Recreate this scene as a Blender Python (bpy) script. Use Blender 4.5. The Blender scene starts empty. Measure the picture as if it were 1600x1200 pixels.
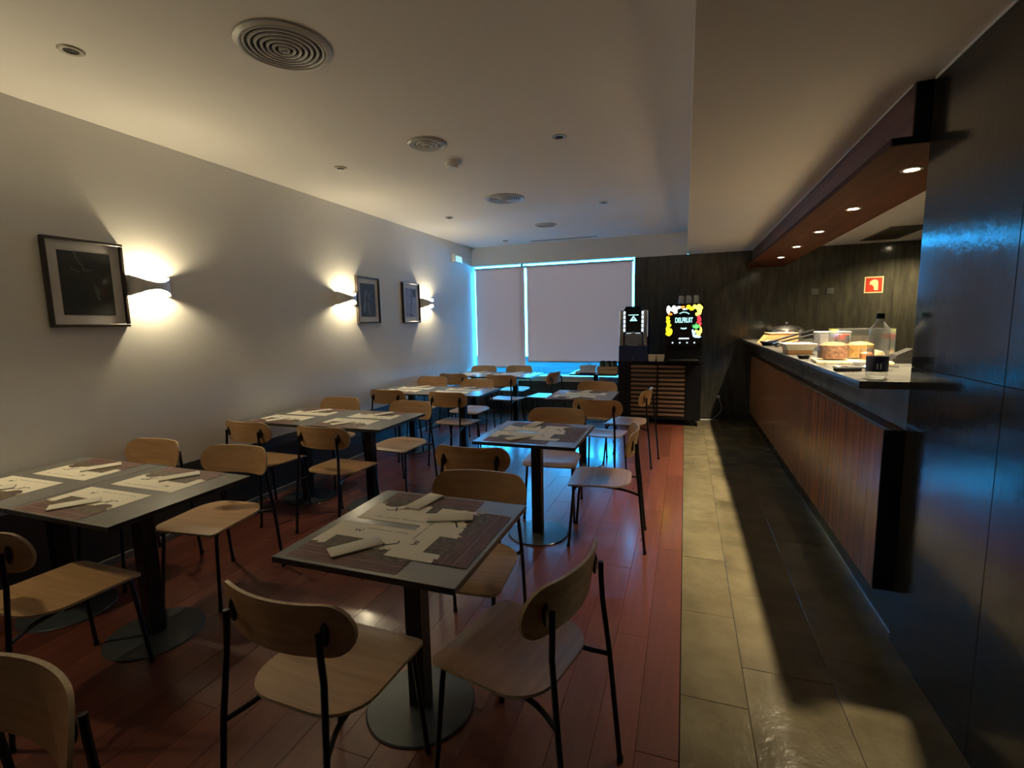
import bpy, bmesh, math, random
from mathutils import Vector, Matrix
random.seed(7)
PI = math.pi
sc = bpy.context.scene
COL = sc.collection

# ------------------------------------------------------------------ camera, world, exposure
EYE = 1.534
cam_d = bpy.data.cameras.new('camera')
cam_d.sensor_fit = 'HORIZONTAL'; cam_d.sensor_width = 36.0
cam_d.lens = 36.0 * 761.7 / 1600.0
cam_d.clip_start = 0.02
cam = bpy.data.objects.new('camera', cam_d); COL.objects.link(cam)
yaw, pit, rol = .3413, .1257, -.0201
fw = Vector((-math.sin(yaw)*math.cos(pit), math.cos(yaw)*math.cos(pit), -math.sin(pit)))
rt = Vector((math.cos(yaw), math.sin(yaw), 0)); up = rt.cross(fw)
r2 = math.cos(rol)*rt + math.sin(rol)*up; u2 = -math.sin(rol)*rt + math.cos(rol)*up
M = Matrix((r2, u2, -fw)).transposed().to_4x4(); M.translation = Vector((0, 0, EYE))
cam.matrix_world = M
sc.camera = cam

world = bpy.data.worlds.new('world'); sc.world = world; world.use_nodes = True
bg = world.node_tree.nodes['Background']
bg.inputs[0].default_value = (.036, .46, 1.0, 1); bg.inputs[1].default_value = 36.0

sc.view_settings.view_transform = 'Standard'; sc.view_settings.look = 'None'
sc.view_settings.exposure = 0.2; sc.view_settings.gamma = 1.0
sc.view_settings.use_curve_mapping = False

SCONCE_W, SPOT_W, KITCHEN_W = 22.5, 255.0, 110.0

def portal(loc, rot, sx, sy):
    l = bpy.data.lights.new('window_portal', 'AREA'); l.shape = 'RECTANGLE'; l.size = sx; l.size_y = sy
    o = bpy.data.objects.new('window_portal', l); COL.objects.link(o)
    o.location = loc; o.rotation_euler = rot
    try: l.cycles.is_portal = True
    except Exception: l.use_shadow = True
    return o
portal((-2.14, 8.10, 1.56), (-PI/2, 0, 0), 2.78, 1.94)

# ------------------------------------------------------------------ dimensions
XL, XR, XS, XF, D = -3.54, .95, .008, .0135, 8.0
HC, HD, YF = 2.83, 2.50, -3.0
XK = 3.4

# ------------------------------------------------------------------ material helpers
class NT:
    def __init__(s, name):
        s.m = bpy.data.materials.new(name); s.m.use_nodes = True
        s.t = s.m.node_tree; s.n = s.t.nodes; s.l = s.t.links
        s.b = s.n['Principled BSDF']; s.out = s.n['Material Output']
    def new(s, ty, **kw):
        x = s.n.new(ty)
        for k, v in kw.items(): setattr(x, k, v)
        return x
    def put(s, sock, v):
        if isinstance(v, bpy.types.NodeSocket): s.l.new(v, sock)
        elif isinstance(v, (tuple, list)) and len(v) == 3 and sock.type == 'RGBA': sock.default_value = (*v, 1)
        else: sock.default_value = v
    def math(s, op, a, b=0.0, c=None, clamp=False):
        x = s.new('ShaderNodeMath', operation=op, use_clamp=clamp)
        s.put(x.inputs[0], a); s.put(x.inputs[1], b)
        if c is not None: s.put(x.inputs[2], c)
        return x.outputs[0]
    def mix(s, f, a, b, blend='MIX'):
        x = s.new('ShaderNodeMix', data_type='RGBA', blend_type=blend)
        s.put(x.inputs[0], f); s.put(x.inputs[6], a); s.put(x.inputs[7], b)
        return x.outputs[2]
    def coord(s, scale=(1, 1, 1), kind='Object', rnd=0.0):
        tc = s.new('ShaderNodeTexCoord'); mp = s.new('ShaderNodeMapping')
        mp.inputs['Scale'].default_value = scale
        src = tc.outputs[kind]
        if rnd:
            oi = s.new('ShaderNodeObjectInfo'); k = s.math('MULTIPLY', oi.outputs['Random'], rnd)
            cb = s.new('ShaderNodeCombineXYZ')
            for i in range(3): s.l.new(k, cb.inputs[i])
            va = s.new('ShaderNodeVectorMath', operation='ADD'); s.l.new(src, va.inputs[0]); s.l.new(cb.outputs[0], va.inputs[1])
            src = va.outputs[0]
        s.l.new(src, mp.inputs[0]); return mp.outputs[0]
    def noise(s, vec, scale=5, detail=4, rough=.55):
        x = s.new('ShaderNodeTexNoise'); s.l.new(vec, x.inputs['Vector'])
        x.inputs['Scale'].default_value = scale; x.inputs['Detail'].default_value = detail; x.inputs['Roughness'].default_value = rough
        return x.outputs['Fac']
    def ramp(s, f, lo, hi):
        x = s.new('ShaderNodeMapRange'); s.put(x.inputs[0], f); x.inputs[1].default_value = lo; x.inputs[2].default_value = hi
        return x.outputs[0]
    def bump(s, h, dist=.002, st=1.0):
        x = s.new('ShaderNodeBump'); x.inputs['Distance'].default_value = dist; x.inputs['Strength'].default_value = st
        s.l.new(h, x.inputs['Height']); s.l.new(x.outputs[0], s.b.inputs['Normal']); return x
    def base(s, v): s.put(s.b.inputs['Base Color'], v)
    def set(s, **kw):
        for k, v in kw.items(): s.put(s.b.inputs[k], v)
        return s
    def xyz(s):
        tc = s.new('ShaderNodeTexCoord'); sp = s.new('ShaderNodeSeparateXYZ'); s.l.new(tc.outputs['Object'], sp.inputs[0])
        return sp.outputs
    def rect(s, x, y, x0, x1, y0, y1):
        a = s.math('GREATER_THAN', x, x0); b = s.math('LESS_THAN', x, x1)
        c = s.math('GREATER_THAN', y, y0); d = s.math('LESS_THAN', y, y1)
        return s.math('MULTIPLY', s.math('MULTIPLY', a, b), s.math('MULTIPLY', c, d))
    def disc(s, x, y, cx, cy, rx, ry):
        dx = s.math('DIVIDE', s.math('SUBTRACT', x, cx), rx); dy = s.math('DIVIDE', s.math('SUBTRACT', y, cy), ry)
        return s.math('LESS_THAN', s.math('ADD', s.math('MULTIPLY', dx, dx), s.math('MULTIPLY', dy, dy)), 1.0)

def plain(name, col, rough=.5, metal=0.0, var=0.0, vscale=8, stretch=(1, 1, 1), bump=0.0, bscale=60, coat=0.0, rvar=0.0, spec=None, rnd=0.0):
    s = NT(name); v = s.coord(stretch, rnd=rnd)
    n = s.noise(v, vscale, 5)
    if var: s.base(s.mix(s.ramp(n, .3, .7), tuple(c*(1-var) for c in col), tuple(min(1, c*(1+var)) for c in col)))
    else: s.base(col)
    s.set(Roughness=rough, Metallic=metal)
    if rvar: s.put(s.b.inputs['Roughness'], s.math('ADD', s.math('MULTIPLY', n, 2*rvar), rough - rvar))
    if coat: s.set(**{'Coat Weight': coat, 'Coat Roughness': .12})
    if spec is not None: s.set(**{'Specular IOR Level': spec})
    if bump: s.bump(s.noise(v, bscale, 3), bump)
    return s.m

def emit(name, col, st):
    s = NT(name); s.base((0, 0, 0)); s.put(s.b.inputs['Emission Color'], col); s.set(**{'Emission Strength': st, 'Roughness': .4}); return s.m

def clear(name, tint=(1, 1, 1), rough=.03, gloss=1.0, milk=0.0):
    s = NT(name); tr = s.new('ShaderNodeBsdfTransparent'); gl = s.new('ShaderNodeBsdfGlossy'); mx = s.new('ShaderNodeMixShader')
    fr = s.new('ShaderNodeFresnel'); fr.inputs[0].default_value = 1.45
    tr.inputs[0].default_value = (*tint, 1); gl.inputs['Roughness'].default_value = rough
    ge = s.new('ShaderNodeNewGeometry'); fac = s.math('MULTIPLY', fr.outputs[0], s.math('SUBTRACT', 1.0, ge.outputs['Backfacing']))
    s.l.new(s.math('MULTIPLY', fac, gloss, clamp=True), mx.inputs[0]); s.l.new(tr.outputs[0], mx.inputs[1]); s.l.new(gl.outputs[0], mx.inputs[2])
    last = mx.outputs[0]
    if milk:
        df = s.new('ShaderNodeBsdfDiffuse'); df.inputs[0].default_value = (.9, .92, .92, 1); m2 = s.new('ShaderNodeMixShader'); m2.inputs[0].default_value = milk
        s.l.new(last, m2.inputs[1]); s.l.new(df.outputs[0], m2.inputs[2]); last = m2.outputs[0]
    s.l.new(last, s.out.inputs[0]); return s.m

MT = {}
MT['white'] = plain('white_paint', (.80, .775, .73), .75, var=.03, vscale=2, bump=.0006, bscale=180)
MT['ceil'] = plain('ceiling_paint', (.80, .77, .73), .8, var=.02, vscale=1.5)
def stone_mat(name='dark_stone_panel', k=.50):
    s = NT(name); v = s.coord((7, 7, 1.2), rnd=9)
    n = s.noise(v, 2.2, 6, .6); n2 = s.noise(s.coord((1, 1, 1), rnd=5), 24, 4, .6)
    s.base(s.mix(s.ramp(n, .3, .72), (.030*k, .030*k, .026*k), (.066*k, .062*k, .051*k)))
    s.put(s.b.inputs['Roughness'], s.math('ADD', s.math('MULTIPLY', n2, .12), .075))
    s.bump(n2, .0006); return s.m
MT['stone'] = stone_mat(); MT['stoneback'] = stone_mat('olive_stone_panel', 1.5)
def slate_mat():
    s = NT('glossy_slate'); v = s.coord((1, 1, 1), rnd=30)
    n = s.noise(v, 3.5, 6, .6); w = s.noise(v, 10, 3, .5); f = s.noise(v, 55, 3)
    s.base(s.mix(s.ramp(n, .3, .7), (.100, .083, .050), (.19, .158, .095)))
    s.put(s.b.inputs['Roughness'], s.math('ADD', s.math('MULTIPLY', n, .20), .10))
    s.bump(s.math('ADD', w, s.math('MULTIPLY', f, .30)), .0042); return s.m
MT['slate'] = slate_mat()
MT['fascia'] = plain('grey_stone_fascia', (.14, .14, .13), .22, var=.2, vscale=6, bump=.0006)
def floorwood():
    s = NT('red_hardwood'); v = s.coord((14, 1.1, 14), rnd=40)
    n = s.noise(v, 3, 6, .6); w = s.noise(s.coord((3, .6, 1), rnd=20), 3, 2)
    oi = s.new('ShaderNodeObjectInfo')
    c = s.mix(oi.outputs['Random'], (.130, .037, .023), (.215, .064, .040))
    s.base(s.mix(s.ramp(n, .3, .75), s.mix(.45, c, (.050, .014, .009)), c))
    s.put(s.b.inputs['Roughness'], s.math('ADD', s.math('MULTIPLY', w, .12), .24)); s.set(**{'Coat Weight': .45, 'Coat Roughness': .15})
    s.bump(s.math('ADD', s.math('MULTIPLY', n, .3), w), .0018); return s.m
MT['plank'] = floorwood()
def grain(name, c0, c1, axis, rough=.4, fine=30, coat=0.0, spec=.5):
    s = NT(name); st = [fine, fine, fine]; st[axis] = 1.2
    n = s.noise(s.coord(tuple(st), rnd=3), 1.0, 6, .62)
    s.base(s.mix(s.ramp(n, .32, .7), c0, c1)); s.set(**{'Roughness': rough, 'Specular IOR Level': spec})
    if coat: s.set(**{'Coat Weight': coat, 'Coat Roughness': .15})
    s.bump(n, .0006); return s.m
MT['oak'] = grain('light_oak_ply', (.39, .222, .100), (.53, .315, .150), 0, .42, 40)
MT['oakedge'] = plain('ply_edge', (.50, .37, .22), .5, var=.15, vscale=60)
MT['redwood'] = grain('red_wood_veneer', (.17, .064, .024), (.33, .135, .050), 2, .20, 30)
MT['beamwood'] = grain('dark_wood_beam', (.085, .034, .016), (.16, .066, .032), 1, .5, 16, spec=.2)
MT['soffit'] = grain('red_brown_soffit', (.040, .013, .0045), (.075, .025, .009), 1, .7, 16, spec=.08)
MT['slat'] = grain('slat_wood', (.16, .085, .05), (.26, .15, .09), 0, .5, 20)
MT['crate'] = grain('pale_crate_wood', (.36, .25, .14), (.55, .40, .24), 0, .6, 14)
MT['breadwood'] = grain('orange_wood', (.55, .28, .10), (.70, .40, .17), 0, .5, 14)
MT['black'] = plain('black_steel', (.012, .011, .012), .34, .4, var=.1)
MT['blackmat'] = plain('black_plastic', (.008, .008, .011), .5, var=.1, spec=.18)
MT['laminate'] = plain('grey_laminate', (.215, .205, .185), .26, var=.05, vscale=25)
MT['lamedge'] = plain('dark_laminate_edge', (.022, .020, .019), .4, var=.1)
MT['basedisc'] = plain('painted_steel_disc', (.085, .095, .098), .26, .35, var=.06)
MT['chrome'] = plain('brushed_chrome', (.62, .62, .64), .2, 1.0, var=.05)
MT['alu'] = plain('grey_aluminium', (.36, .37, .38), .35, .9, var=.05)
MT['winframe'] = plain('window_frame_paint', (.30, .33, .34), .35, .2, var=.03)
MT['sill'] = plain('glossy_sill', (.70, .72, .72), .22, var=.03)
MT['dark'] = plain('dark_void', (.008, .008, .008), .7, var=.1)
MT['frame'] = plain('dark_picture_frame', (.035, .026, .020), .35, var=.15, vscale=30)
MT['matboard'] = plain('matboard', (.74, .71, .68), .8, var=.02)
MT['paper'] = plain('white_napkin_paper', (.74, .69, .57), .85, var=.04, vscale=30, bump=.0006, bscale=220)
MT['cream'] = plain('cream_ceramic', (.72, .66, .52), .3, var=.03)
MT['whiteplastic'] = plain('white_plastic', (.72, .73, .74), .35, var=.02)
MT['vent'] = plain('vent_enamel', (.46, .44, .42), .35, var=.04)
MT['tray'] = plain('pale_blue_plastic', (.42, .48, .60), .4, var=.05)
MT['navy'] = plain('navy_print', (.010, .018, .07), .4, var=.1)
MT['red'] = plain('red_enamel', (.55, .035, .015), .4, var=.06)
MT['signpaper'] = plain('sign_cream', (.80, .72, .42), .5, var=.04)
MT['green'] = plain('dark_green_jar', (.03, .05, .035), .3, var=.2)
MT['glass'] = clear('clear_glass')
MT['plastic'] = clear('clear_plastic', (.97, .98, .98), .08, 1.8, .025)
MT['bottle'] = clear('bottle_plastic', (.97, .98, .98), .12, 2.6, .13)
MT['winglass'] = clear('tinted_window_glass', (.80, .95, 1.0), .02)
MT['picglass'] = clear('picture_glass', (.97, .97, .97), .05, .8)
MT['granola'] = plain('granola', (.34, .14, .055), .8, var=.6, vscale=55, bump=.008, bscale=60)
MT['flakes'] = plain('corn_flakes', (.62, .34, .08), .75, var=.45, vscale=60, bump=.008, bscale=50)
MT['jam'] = plain('apricot_jam', (.50, .17, .02), .35, var=.25, vscale=30)
MT['bamboo'] = grain('bamboo_board', (.62, .47, .25), (.78, .62, .36), 0, .5, 14)
MT['ground'] = plain('outside_paving', (.024, .024, .024), .8, var=.35, vscale=.8, stretch=(.6, 2.5, 1), spec=0.0)
MT['outwall'] = plain('outside_render', (.014, .014, .016), .8, var=.2, vscale=1.2)
MT['wainscot'] = plain('dark_grey_wainscot', (.050, .053, .052), .42, var=.12, vscale=5)
MT['wainskirt'] = plain('grey_skirting', (.20, .20, .19), .35, var=.05)
MT['countertop'] = plain('grey_polished_stone', (.085, .083, .076), .22, var=.2, vscale=9, bump=.0003)
MT['ring'] = plain('downlight_ring', (.40, .36, .30), .35, .4, var=.04)
MT['bulb'] = emit('lamp_glow', (1.0, .86, .58), 120)
MT['sbulb'] = emit('sconce_glow', (1.0, .86, .55), 5)
MT['exit'] = emit('exit_lens', (.50, .95, .95), .75)
MT['ledw'] = emit('led_white', (.75, .9, 1.0), 1.1)
MT['ledc'] = emit('logo_cyan', (.45, .95, .92), 1.5)
MT['p_white'] = emit('print_white', (.85, .95, .88), 1.4)
MT['p_yellow'] = emit('print_yellow', (.95, .72, .01), 3.2)
MT['p_lemon'] = emit('print_lemon', (.95, .85, .08), 3.2)
MT['p_red'] = emit('print_red', (.55, .02, .03), 3.2)
MT['p_orange'] = emit('print_orange', (.70, .14, .015), 3.2)
MT['p_green'] = emit('print_green', (.06, .40, .08), 3.2)
MT['p_blue'] = emit('print_blue', (.25, .40, .80), 3.0)
def blind_mat():
    s = NT('roller_blind_fabric'); v = s.coord((1, 1, 1)); n = s.noise(v, 240, 2)
    c = s.mix(n, (.34, .31, .295), (.42, .385, .37)); s.base(c); s.set(Roughness=.85)
    tl = s.new('ShaderNodeBsdfTranslucent'); tl.inputs[0].default_value = (.48, .115, .082, 1)
    ad = s.new('ShaderNodeAddShader'); s.l.new(s.b.outputs[0], ad.inputs[0]); s.l.new(tl.outputs[0], ad.inputs[1]); s.l.new(ad.outputs[0], s.out.inputs[0])
    return s.m
MT['blind'] = blind_mat()

def mat_print():
    # printed paper mat: cream sheet, plank picture along the diner's edge, two food photographs
    s = NT('placemat_print'); o = s.xyz(); x, y = o[0], o[1]
    n = s.noise(s.coord(), 22, 4); nw = s.math('MULTIPLY', s.math('SUBTRACT', n, .5), .10)
    cream = (.84, .77, .62)
    pl = s.noise(s.coord((3, 26, 1)), 3, 5, .6)
    lines = s.math('LESS_THAN', s.math('FRACT', s.math('MULTIPLY', s.math('ADD', y, .2), 22.0)), .06)
    wood = s.mix(s.ramp(pl, .3, .7), (.085, .036, .030), (.19, .090, .074))
    wood = s.mix(s.math('MULTIPLY', lines, .55), wood, (.46, .33, .28))
    wm = s.math('LESS_THAN', y, s.math('SUBTRACT', nw, .034))
    c = s.mix(wm, cream, wood)
    ph = s.mix(s.ramp(s.noise(s.coord(), 40, 5), .35, .65), (.05, .038, .022), (.19, .135, .085))
    c = s.mix(s.rect(x, y, -.160, -.030, -.065, .036), c, ph)
    c = s.mix(s.rect(x, s.math('ADD', y, nw), .01, .215, -.08, -.018), c, ph)
    c = s.mix(s.disc(x, y, .150, -.012, .045, .026), c, (.10, .062, .040))
    c = s.mix(s.math('MULTIPLY', s.rect(x, y, -.12, .16, .118, .124), s.math('GREATER_THAN', n, .47)), c, (.40, .36, .29))
    s.base(c); s.set(Roughness=.7); return s.m
MT['placemat'] = mat_print()
MT['ink'] = plain('brown_ink', (.055, .040, .030), .7, var=.1)

def photo_mat(kind):
    s = NT('art_print_' + kind); o = s.xyz(); x, y = o[1], o[2]
    n = s.noise(s.coord(), 14, 5); nn = s.math('MULTIPLY', s.math('SUBTRACT', n, .5), .07)
    xw = s.math('ADD', x, nn)
    def seg(x0, y0, x1, y1, w):
        dx, dy = x1-x0, y1-y0; L = math.hypot(dx, dy); ux, uy = dx/L, dy/L
        px = s.math('SUBTRACT', xw, x0); py = s.math('SUBTRACT', y, y0)
        al = s.math('ADD', s.math('MULTIPLY', px, ux), s.math('MULTIPLY', py, uy))
        ac = s.math('ABSOLUTE', s.math('SUBTRACT', s.math('MULTIPLY', px, uy), s.math('MULTIPLY', py, ux)))
        return s.math('MULTIPLY', s.math('LESS_THAN', ac, w), s.math('MULTIPLY', s.math('GREATER_THAN', al, 0), s.math('LESS_THAN', al, L)))
    if kind == 'stem':
        c = s.mix(n, (.030, .034, .028), (.062, .066, .054))
        for a in ((-.06, .19, -.01, .08, .006), (-.02, .08, .03, .085, .004), (-.08, .09, -.04, .07, .004), (.03, .0, .07, -.10, .005)):
            c = s.mix(s.math('MULTIPLY', seg(*a), .7), c, (.20, .21, .19))
        c = s.mix(s.math('MULTIPLY', s.disc(xw, y, .09, -.04, .03, .03), .6), c, (.09, .045, .040))
    elif kind == 'petals':
        c = s.mix(n, (.030, .033, .026), (.07, .07, .055))
        for a in ((-.045, .10, -.06, -.02, .012), (-.07, -.02, -.075, -.14, .016), (.0, -.02, .015, -.16, .013), (.05, .12, .03, .0, .008), (-.03, .12, .02, .02, .008)):
            c = s.mix(s.math('MULTIPLY', seg(*a), .75), c, (.30, .30, .27))
    else:
        c = s.mix(n, (.24, .25, .34), (.44, .44, .52))
        for a in ((.02, .19, .0, -.06, .014), (.0, -.05, -.02, -.19, .012), (-.05, -.15, .05, -.18, .012)):
            c = s.mix(s.math('MULTIPLY', seg(*a), .85), c, (.10, .10, .15))
        c = s.mix(s.rect(x, y, .055, .125, .08, .18), c, (.05, .09, .08))
    s.base(c); s.set(Roughness=.5); return s.m
for k in ('stem', 'petals', 'figure'): MT[k] = photo_mat(k)

# ------------------------------------------------------------------ mesh helpers
def fin(bm, name, mat, sharp=30):
    me = bpy.data.meshes.new(name); bmesh.ops.recalc_face_normals(bm, faces=bm.faces); bm.to_mesh(me); bm.free()
    for m in (mat if isinstance(mat, (list, tuple)) else [mat]): me.materials.append(MT[m])
    for p in me.polygons: p.use_smooth = True
    me.set_sharp_from_angle(angle=math.radians(sharp)); return me
def link(name, me, parent=None, loc=(0, 0, 0), rot=(0, 0, 0)):
    o = bpy.data.objects.new(name, me); COL.objects.link(o); o.parent = parent; o.location = loc; o.rotation_euler = rot; return o
def ob(name, bm, mat, parent=None, loc=(0, 0, 0), rot=(0, 0, 0), sharp=30): return link(name, fin(bm, name, mat, sharp), parent, loc, rot)
def tag(o, label=None, cat=None, group=None, kind=None):
    if label: o['label'] = label
    if cat: o['category'] = cat
    if group: o['group'] = group
    if kind: o['kind'] = kind
    return o
def thing(name, label, cat, loc=(0, 0, 0), rz=0.0, group=None):
    o = bpy.data.objects.new(name, None); COL.objects.link(o); o.location = loc; o.rotation_euler = (0, 0, rz); o.empty_display_size = .1
    return tag(o, label, cat, group)
def struct(name, bm, mat, loc=(0, 0, 0), sharp=30): return tag(ob(name, bm, mat, None, loc, sharp=sharp), kind='structure')
def copy_tree(o, parent=None, label=None):
    c = o.copy(); COL.objects.link(c); c.parent = parent
    if label: c['label'] = label
    for ch in o.children: copy_tree(ch, c)
    return c
def BM(): return bmesh.new()
def box(bm, x0, x1, y0, y1, z0, z1, bev=0.0, seg=1, mi=0):
    r = bmesh.ops.create_cube(bm, size=1.0); vs = r['verts']
    for v in vs: v.co = Vector((x0 + (v.co.x+.5)*(x1-x0), y0 + (v.co.y+.5)*(y1-y0), z0 + (v.co.z+.5)*(z1-z0)))
    fs = list({f for v in vs for f in v.link_faces})
    for f in fs: f.material_index = mi
    if bev:
        es = list({e for v in vs for e in v.link_edges})
        bmesh.ops.bevel(bm, geom=es, offset=bev, segments=seg, affect='EDGES', profile=.5)
    return bm
def tube(bm, pts, r, n=8, cap=True, r_end=None):
    pts = [Vector(p) for p in pts]; rings = []; prev = None
    for i, p in enumerate(pts):
        t = (pts[min(i+1, len(pts)-1)] - pts[max(i-1, 0)]).normalized()
        if prev is None:
            a = Vector((0, 0, 1)) if abs(t.z) < .9 else Vector((1, 0, 0)); u = t.cross(a).normalized()
        else:
            u = (prev - t*prev.dot(t)).normalized()
        prev = u; w = t.cross(u)
        rr = r if r_end is None else r + (r_end-r)*i/(len(pts)-1)
        rings.append([bm.verts.new(p + rr*(math.cos(2*PI*k/n)*u + math.sin(2*PI*k/n)*w)) for k in range(n)])
    for a, b in zip(rings, rings[1:]):
        for k in range(n): bm.faces.new((a[k], a[(k+1) % n], b[(k+1) % n], b[k]))
    if cap: bm.faces.new(rings[0]); bm.faces.new(rings[-1][::-1])
    return bm
def rounded(pts, rad=.03, n=5):
    # polyline with filleted corners
    P = [Vector(p) for p in pts]; out = [P[0]]
    for a, b, c in zip(P, P[1:], P[2:]):
        d = min(rad, (a-b).length*.45, (c-b).length*.45); s = b + (a-b).normalized()*d; e = b + (c-b).normalized()*d
        for i in range(n+1):
            t = i/n; out.append((1-t)**2*s + 2*t*(1-t)*b + t*t*e)
    return out + [P[-1]]
def lathe(bm, prof, n=24, c=(0, 0, 0), sx=1.0, sy=1.0, axis='z'):
    rings = []
    for r, z in prof:
        if r < 1e-6: rings.append([bm.verts.new((c[0], c[1], c[2]+z))])
        else: rings.append([bm.verts.new((c[0]+r*sx*math.cos(2*PI*k/n), c[1]+r*sy*math.sin(2*PI*k/n), c[2]+z)) for k in range(n)])
    for a, b in zip(rings, rings[1:]):
        for k in range(n):
            k2 = (k+1) % n
            if len(a) == 1 and len(b) == 1: continue
            if len(a) == 1: bm.faces.new((a[0], b[k], b[k2]))
            elif len(b) == 1: bm.faces.new((a[k], a[k2], b[0]))
            else: bm.faces.new((a[k], a[k2], b[k2], b[k]))
    return bm
def prism(bm, pts, d, f):
    """extrude polygon pts (2d) by depth d; f(u, v, w) gives the 3d point"""
    a = [bm.verts.new(f(u, v, 0)) for u, v in pts]; b = [bm.verts.new(f(u, v, d)) for u, v in pts]
    n = len(pts); bm.faces.new(a); bm.faces.new(b[::-1])
    for i in range(n): bm.faces.new((a[i], a[(i+1) % n], b[(i+1) % n], b[i]))
    return bm
def rrect(w, d, rf, rb, n=6):
    """outline of a seat: width w, y from -d/2 (back) to d/2 (front) with corner radii"""
    o = []
    for cx, cy, r, a0 in ((w/2-rf, d/2-rf, rf, 0), (-w/2+rf, d/2-rf, rf, 90), (-w/2+rb, -d/2+rb, rb, 180), (w/2-rb, -d/2+rb, rb, 270)):
        for i in range(n+1):
            a = math.radians(a0 + 90*i/n); o.append((cx + r*math.cos(a), cy + r*math.sin(a)))
    return o

# ------------------------------------------------------------------ floor
flr = struct('floor', box(BM(), XL-.1, XK+.2, YF-.1, D+.2, -.12, -.012), 'dark')
NROW, PW, PL = 24, (XF - XL + .01)/24, 1.65
cache = {}
for r in range(NROW):
    x0 = XL - .01 + r*PW; y = YF - ((r*7) % 5)*.33
    while y < D:
        a, b = max(y, YF), min(y+PL, D)
        if b - a > .06:
            L = round(b-a, 3)
            if L not in cache: cache[L] = fin(box(BM(), .0004, PW-.0004, .0003, L-.0003, -.012, 0, .0010), 'plank', 'plank')
            link('plank', cache[L], flr, (x0, a, random.uniform(-.0006, .0004)), (random.uniform(-.0006, .0006)*0, random.uniform(-.004, .004), 0))
        y += PL
TL = .628; xs = [XF+.003, .272, .622, .972]
for c in range(3):
    w = xs[c+1]-xs[c]-.0015; off = (0, .25, .43)[c]
    me = fin(box(BM(), 0, w, 0, TL-.0015, -.012, .0005, .0015), 'slate_tile', 'slate')
    y = 6.344 - 16*TL + off
    while y + TL <= D + .35:
        if y + TL > D:
            L = D - y
            if L > .05: link('slate_tile', fin(box(BM(), 0, w, 0, L, -.012, .0005, .002), 'slate_tile', 'slate'), flr, (xs[c], y, 0))
        elif y > YF:
            link('slate_tile', me, flr, (xs[c], y, random.uniform(-.0008, .0008)), (random.uniform(-.003, .003), random.uniform(-.003, .003), 0))
        y += TL

# ------------------------------------------------------------------ walls, ceilings
struct('wall_left', box(BM(), XL-.15, XL, YF-.15, D+.08, 0, HC+.15), 'white')
struct('baseboard_left', box(BM(), XL, XL+.020, YF, D, 0, .050, .004), 'wainskirt')
struct('trim_5', box(BM(), XL+.02, -.78, D-.014, D-.001, -.01, .528, .003), 'wainscot')
struct('trim_4', box(BM(), XL, XL+.012, YF, D, .050, .530, .003), 'wainscot')
struct('wall_front', box(BM(), XL-.15, XK+.2, YF-.15, YF, 0, HC+.15), 'white')
struct('ceiling', box(BM(), XL-.15, XS, YF-.15, D+.2, HC, HC+.15), 'ceil')
struct('trim_1', box(BM(), XS, XS+.02, YF, D, HD, HC+.15), 'ceil')
struct('ceiling_dropped', box(BM(), XS+.02, XK+.2, YF-.15, D+.2, HD, HD+.2), 'ceil')
# back wall: white band, strip beside the window, low wall, dark panelled part
WX0, WX1, WZ0, WZ1 = -3.535, -.765, .605, 2.515
b = BM(); box(b, XL, WX1, D, D+.08, WZ1, HC); box(b, WX1, XS, D, D+.08, HD, HC); box(b, XL, WX0, D, D+.08, 0, WZ1); box(b, WX0, WX1, D, D+.08, -.05, WZ0)
struct('wall_back', b, 'white')
wb = struct('wall_back_dark', box(BM(), WX1, XK, D+.012, D+.08, -.05, HD), 'dark')
bx = [WX1, -.278, .304, .886, 1.468, 2.05, 2.632, 3.214, XK]
for a, c in zip(bx, bx[1:]):
    link('wall_panel', fin(box(BM(), a+.001, c-.001, D, D+.012, .0, HD-.002, .0015), 'wall_panel', 'stoneback'), wb)
# right wall (foreground) with stone slabs
wr = struct('wall_right', box(BM(), XR+.012, XR+.13, YF, 2.62, 0, HD), 'dark')
ys = [2.62, 1.945, 1.27, .595, -.08, -.755, -1.43, -2.105, YF]
for y1, y0 in zip(ys, ys[1:]):
    for z0, z1 in ((0, 1.303), (1.303, HD-.002)):
        link('wall_panel', fin(box(BM(), XR, XR+.012, y0+.001, y1-.001, z0+.001, z1-.001, .0012), 'wall_panel', 'stone'), wr)
struct('trim_2', box(BM(), XR-.006, XR, YF, 2.6, HD-.012, HD, .001), 'white')
struct('wall_service_right', box(BM(), XK, XK+.15, YF, D+.2, 0, HD), 'stone')
struct('wall_service_front', box(BM(), XR+.13, XK, 1.4, 1.5, 0, HD), 'stone')

# ------------------------------------------------------------------ window and blinds
w1 = tag(thing('window_1', None, None), kind='structure')
b = BM()
for x0, x1, z0, z1 in ((WX0, WX1, WZ0, WZ0+.03), (WX0, WX1, WZ1-.004, WZ1), (WX0, WX0+.004, WZ0, WZ1), (WX1-.006, WX1, WZ0, WZ1), (-2.665, -2.625, WZ0, WZ1)):
    box(b, x0, x1, D+.055, D+.078, z0, z1, .001)
ob('window_frame', b, 'winframe', w1)
ob('pane', box(BM(), WX0+.002, -2.65, D+.062, D+.067, WZ0+.02, WZ1-.002), 'winglass', w1)
ob('pane', box(BM(), -2.64, WX1-.003, D+.062, D+.067, WZ0+.02, WZ1-.002), 'winglass', w1)
ob('window_sill', box(BM(), WX0+.005, WX1-.005, D-.05, D+.056, WZ0-.02, WZ0+.02, .008, 2), 'sill', w1)
ob('sill_strip', box(BM(), WX0+.005, WX1-.005, D-.034, D-.0, WZ0-.078, WZ0-.062, .003), 'sill', w1)
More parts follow.
